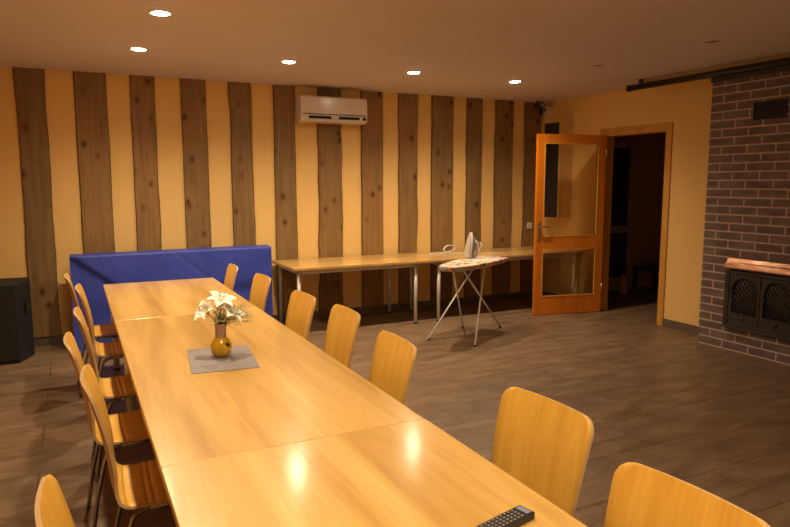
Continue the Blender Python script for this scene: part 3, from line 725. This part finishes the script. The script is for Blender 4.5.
# ------------------------------------------------------------------ placemat, vase, flowers
TZ = 0.7395
pa = math.atan2(0.053, -0.0); pm = thing
mc = (0.617, 3.168); pr_ = math.atan2(3.363-3.416, 0.779-0.490)*0.6
T_ = MB(); T_.box((-0.154, -0.225, 0), (0.154, 0.225, 0.0025))
o = T_.build('placemat', M['weave'], bevel=0.0008); o.location = (mc[0], mc[1], TZ+0.0003); o.rotation_euler = (0, 0, pr_)
tag(o, 'grey woven rectangular placemat under the amber vase', 'placemat')
VX, VY, VZ = 0.624, 3.205, TZ+0.003
vs = thing('flower_vase', 'round amber vase with a twine-wrapped neck on the placemat', 'vase', (VX, VY, VZ))
MB().lathe([(0.026, 0), (0.032, 0.002), (0.046, 0.018), (0.053, 0.042), (0.051, 0.062), (0.040, 0.084), (0.026, 0.097), (0.022, 0.104)], seg=32).build('body', M['amber'], vs)
nk = MB(); pf = []
for k in range(25):
    z = 0.098+k*0.0028; pf.append((0.0265+(0.0012 if k % 2 else 0)-0.0006*math.sin(k/24*PI), z))
pf += [(0.023, 0.1665), (0.019, 0.160)]
nk.lathe(pf, seg=28).build('neck_wrap', M['twine'], vs)
MB().lathe([(0.011, 0), (0.013, 0.002), (0.009, 0.005)], c=(0.020, -0.043, 0.064), seg=14, T=Matrix.Rotation(PI/2, 4, 'X') ).build('round_tag', M['black_plastic'], vs)
def petal(mb, base, dirv, up, L_, w_p, curl):
    side = dirv.cross(up).normalized(); n = 8; b0 = len(mb.v)
    for i in range(n+1):
        t = i/n; c_ = base+dirv*L_*t+up*(0.028*math.sin(t*PI*0.5)-curl*t*t*t)
        wd = w_p*math.sin(PI*min(1, 0.10+0.88*t))**0.8
        for j, v in enumerate((-1, -0.5, 0, 0.5, 1)): mb.v.append(c_+side*wd*v+up*(0.006*v*v))
    for i in range(n):
        for j in range(4): mb.quad((b0+i*5+j, b0+i*5+j+1, b0+(i+1)*5+j+1, b0+(i+1)*5+j), 0, True)
def lily(name, label, head, axis, size):
    base0 = Vector((VX, VY, VZ+0.12)); t = thing(name, label, 'flower', tuple(base0), 0, 'white lilies in the vase')
    h = Vector(head)-base0; ax = Vector(axis).normalized(); sd = ax.orthogonal().normalized(); s2 = ax.cross(sd)
    mb = MB()
    for k in range(6):
        a = k*PI/3+0.3; d = (sd*math.cos(a)+s2*math.sin(a))*0.88+ax*0.46; d.normalize()
        up = (ax-d*ax.dot(d)).normalized(); petal(mb, h-ax*0.004, d, up, size*(1 if k % 2 else 0.9), size*(0.29 if k % 2 else 0.23), size*0.45)
    po = mb.build('petals', M['petal'], t); sm_ = po.modifiers.new('thick', 'SOLIDIFY'); sm_.thickness = 0.0012
    MB().lathe([(0.003, 0), (0.008, 0.008), (0.009, 0.016), (0.004, 0.020)], seg=10, T=Matrix.Translation(h-ax*0.014) @ ax.to_track_quat('Z', 'Y').to_matrix().to_4x4()).build('throat', M['throat'], t)
    sn = MB(); an = MB()
    for k in range(6):
        a = k*PI/3; d = (ax+(sd*math.cos(a)+s2*math.sin(a))*0.30).normalized(); e = h+d*size*0.62
        sn.tube([h, (h+e)/2+ax*0.002, e], 0.0008, 5); q = sd*math.sin(a)-s2*math.cos(a); an.tube([e-q*0.005, e, e+q*0.005], 0.0022, 6)
    sn.build('filaments', M['throat'], t); an.build('anthers', M['stamen'], t)
    MB().tube(smooth_path([(0, 0, -0.06), (h.x*0.3, h.y*0.3, h.z*0.4), h-ax*0.012], 6), 0.0022, 7).build('stem', M['stem'], t)
C0 = Vector((VX, VY, VZ))
lily('white_lily', 'topmost open white lily in the vase', C0+Vector((0.004, 0.0, 0.262)), (0.12, -0.35, 0.90), 0.092)
lily('white_lily', 'white lily leaning out on the left of the vase', C0+Vector((-0.058, 0.01, 0.220)), (-0.65, -0.30, 0.60), 0.080)
lily('white_lily', 'lowest white lily at the front right of the vase', C0+Vector((0.040, -0.030, 0.205)), (0.45, -0.35, 0.75), 0.090)
gy = MB(); random.seed(3)
for k in range(120):
    a = random.uniform(0, 2*PI); r = random.uniform(0.015, 0.12); z = random.uniform(0.17, 0.255)
    e = Vector((VX+r*math.cos(a)+0.035, VY+r*math.sin(a)*0.8, VZ+z)); s0 = C0+Vector((random.uniform(-.008, .008), random.uniform(-.008, .008), 0.14))
    mid = s0.lerp(e, 0.5)+Vector((0, 0, 0.02)); gy.tube([s0, mid, e], 0.0005, 4, 0)
    for q in range(4):
        c_ = e+Vector((random.uniform(-.014, .014), random.uniform(-.014, .014), random.uniform(-.012, .012))); rr = random.uniform(0.0016, 0.003)
        gy.lathe([(rr*0.4, -rr), (rr, 0), (rr*0.4, rr)], c=tuple(c_), seg=5, mi=1); gy.tube([mid.lerp(e, 0.6), c_], 0.0004, 3, 0)
tag(gy.build('filler_sprigs', [M['stem'], M['sprig']]), 'fine cloud of tiny pale filler blossoms around the lilies', 'flower', kind='stuff')
lv = MB()
for k in range(9):
    a = k*0.75; d = Vector((math.cos(a)*0.6, math.sin(a)*0.6, 0.75)).normalized(); up = (Vector((0, 0, 1))-d*d.z).normalized()
    petal(lv, Vector((0, 0, -0.01)), d, up, random.uniform(0.045, 0.07), 0.008, 0.012)
lo_ = lv.build('foliage_sprig', M['stem'], loc=(VX, VY, VZ+0.155)); s_ = lo_.modifiers.new('thick', 'SOLIDIFY'); s_.thickness = 0.0008
tag(lo_, 'dark green leaves at the mouth of the vase', 'leaves')

# ------------------------------------------------------------------ remote control
ra = math.atan2(0.052, 0.152)*0.72
rc_ = thing('remote_control', 'black remote control lying on the near table section at the bottom edge', 'remote control', (1.015-0.105*math.cos(ra), 1.272-0.105*math.sin(ra), 0.7408), ra)
MB().box((-0.105, -0.026, 0.0), (0.105, 0.026, 0.020)).build('body', M['black_plastic'], rc_, bevel=0.004)
kb = MB()
for i in range(11):
    for j in range(4):
        x = -0.085+i*0.0145; y = -0.0165+j*0.011
        kb.box((x, y-0.0028, 0.0195), (x+0.0065, y+0.0028, 0.0215))
kb.build('keys', M['key'], rc_, bevel=0.0008)
MB().box((0.080, -0.019, 0.0195), (0.098, 0.019, 0.0207)).build('emitter_window', M['iron_blue'], rc_)

# ------------------------------------------------------------------ ironing board
bz = 0.80; aa = D2R(30.0); bc = (3.64, 5.555)
ib = thing('ironing_board', 'ironing board with white floral cover and crossed white legs before the wall table', 'ironing board', (bc[0], bc[1], 0), aa)
out = []; LL = 0.515; WW = 0.195
for k in range(25):        # nose at -x
    t = k/24*PI-PI/2
    out.append((LL-0.06+0.06*math.cos(t), WW*math.sin(t) if False else (WW-0.06)*(1 if t > 0 else -1)+0.06*math.sin(t)))
top = [(LL-0.06-0.0, WW)]
nose = []
for k in range(1, 16):
    t = k/16; x = 0.20-0.80*t; nose.append((x, WW*math.sqrt(max(0, 1-t**2.3))))
poly = out + nose + [(-LL, 0)] + [(x, -y) for x, y in reversed(nose)]
cv = MB(); cv.prism(poly, bz-0.040, bz, smooth=True)
cv.build('cover', M['floral'], ib, bevel=0.006)
MB().prism([(x*0.95, y*0.85) for x, y in poly], bz-0.052, bz-0.041).build('board_base', M['white_metal'], ib)
R_ = Matrix.Rotation(-aa, 4, 'Z')
def loc_(x, y, z=0): return R_ @ Vector((x-bc[0], y-bc[1], z))
feet = dict(F1=loc_(3.174, 5.637, 0.004), F2=loc_(3.467, 5.216, 0.004), F3=loc_(3.801, 5.962, 0.004), F4=loc_(4.172, 5.775, 0.004))
topz = bz-0.053
tops = dict(F1=Vector((0.20, 0.05, topz)), F2=Vector((0.20, -0.05, topz)), F3=Vector((-0.30, 0.055, topz)), F4=Vector((-0.30, -0.055, topz)))
for k in feet:
    o = MB().tube([feet[k]+Vector((0, 0, 0.008)), tops[k]], 0.0095, 10).build('leg', M['white_metal'], ib)
    MB().tube([feet[k]-Vector((0, 0, 0.004)), feet[k]+(tops[k]-feet[k])*0.035], 0.0125, 10).build('leg_foot', M['black_plastic'], o)
MB().tube([(0.20, -0.075, topz-0.004), (0.20, 0.075, topz-0.004)], 0.008, 8).tube([(-0.30, -0.08, topz-0.004), (-0.30, 0.08, topz-0.004)], 0.008, 8).build('cross_bar', M['white_metal'], ib)

# iron standing on its heel on the board
ix, iy = 3.76, 5.775
ir = thing('steam_iron', 'white and grey steam iron standing upright on the ironing board', 'iron', (ix, iy, bz+0.011), D2R(-8))
# local frame: sole faces -x, tip up (+z), leaning slightly towards +x
def ironpoly(s_, n=12):
    pts = [(-0.058*s_, 0.0), (0.058*s_, 0.0)]
    for k in range(1, n): t = k/n; pts.append((0.058*s_*(1-t**2.1), 0.05+0.215*t*(0.98+0.02*s_)))
    pts.append((0, 0.265*(0.94+0.06*s_)))
    for k in range(n-1, 0, -1): t = k/n; pts.append((-0.058*s_*(1-t**2.1), 0.05+0.215*t*(0.98+0.02*s_)))
    return pts
TI = Matrix.Rotation(D2R(9), 4, 'Y') @ Matrix(((0, 0, 1, 0), (1, 0, 0, 0), (0, 1, 0, 0), (0, 0, 0, 1)))
MB().prism(ironpoly(1.0), -0.050, -0.038, T=TI).build('soleplate', M['leg_metal'], ir, bevel=0.002)
MB().prism(ironpoly(0.97), -0.038, -0.014, T=TI).build('skirt', M['white_plastic'], ir, bevel=0.005)
MB().prism([(x*0.78, y*0.86) for x, y in ironpoly(0.95)], -0.014, 0.022, T=TI).build('water_tank', M['iron_blue'], ir, bevel=0.008)
hpts = smooth_path([TI @ Vector((0, 0.015, 0.015)), TI @ Vector((0, 0.018, 0.062)), TI @ Vector((0, 0.09, 0.075)), TI @ Vector((0, 0.16, 0.058)), TI @ Vector((0, 0.185, 0.015))], 6)
MB().tube(hpts, 0.014, 12).build('handle', M['white_plastic'], ir)
Ri = Matrix.Rotation(D2R(8), 4, 'Z')
def li(x, y, z): return Ri @ Vector((x-ix, y-iy, z-bz-0.011))
MB().tube(smooth_path([TI @ Vector((0, 0.02, 0.07)), li(3.93, 5.82, 0.93), li(4.02, 6.0, 0.93), li(4.13, 6.28, 0.80), li(4.25, 6.42, DZ+0.006), li(4.45, 6.62, DZ+0.005), li(4.75, 6.60, DZ+0.005), li(4.95, 6.75, DZ+0.005)], 6), 0.0035, 7).build('power_cord', M['white_plastic'], ir)

# white cable coil on the wall table
cp = []
for k in range(60):
    a = k/59*2*PI*2.6; cp.append((4.20+0.085*math.cos(a)+0.006*math.sin(3*a), 6.90+0.018*math.sin(a)*1.0+k*0.0006, DZ+0.012+0.040+0.040*math.sin(a+0.2)))
cc_ = MB(); cc_.tube(cp, 0.0045, 7)
tail = smooth_path([cp[0], (4.12, 6.85, DZ+0.02), (3.98, 6.80, DZ+0.006), (3.86, 6.84, DZ+0.006), (4.05, 6.92, DZ+0.006), (4.35, 6.74, DZ+0.006), (4.60, 6.80, DZ+0.006)], 6); cc_.tube(tail, 0.0045, 7)
tag(cc_.build('cable_coil', M['white_plastic']), 'white coiled cable lying on the wall table left of the iron', 'cable')

# ------------------------------------------------------------------ things in the dark hallway
bt = thing('ceramic_bottle', 'pale bottle-shaped object on the dark hallway floor beyond the doorway', 'bottle', (7.06, 6.80, 0))
MB().lathe([(0.055, 0), (0.060, 0.02), (0.058, 0.13), (0.040, 0.18), (0.030, 0.24)], seg=20).build('body', M['cream'], bt)
MB().lathe([(0.030, 0.2405), (0.040, 0.25), (0.036, 0.27), (0.020, 0.275)], seg=20).build('stopper', M['cream'], bt)
cbt = thing('storage_bench', 'low dark bench against the hallway back wall', 'bench', (7.95, 6.92, 0))
MB().box((-0.38, -0.22, 0.30), (0.72, 0.22, 0.34)).build('bench_top', M['hall_dark'], cbt, bevel=0.004)
for x in (-0.34, 0.68):
    for y in (-0.19, 0.19): MB().box((x-0.025, y-0.025, 0), (x+0.025, y+0.025, 0.2995)).build('leg', M['hall_dark'], cbt)
gb = thing('green_basket', 'green plastic basket on the low hallway bench', 'basket', (8.05, 6.90, 0.3405))
MB().lathe([(0.10, 0), (0.115, 0.005), (0.14, 0.17), (0.15, 0.175), (0.15, 0.19), (0.134, 0.19), (0.105, 0.012), (0.02, 0.012)], seg=24).build('tub', M['green'], gb)
MB().tube(smooth_path([(-0.14, 0, 0.18), (-0.10, 0, 0.27), (0, 0, 0.31), (0.10, 0, 0.27), (0.14, 0, 0.18)], 6), 0.006, 8).build('handle', M['green'], gb)
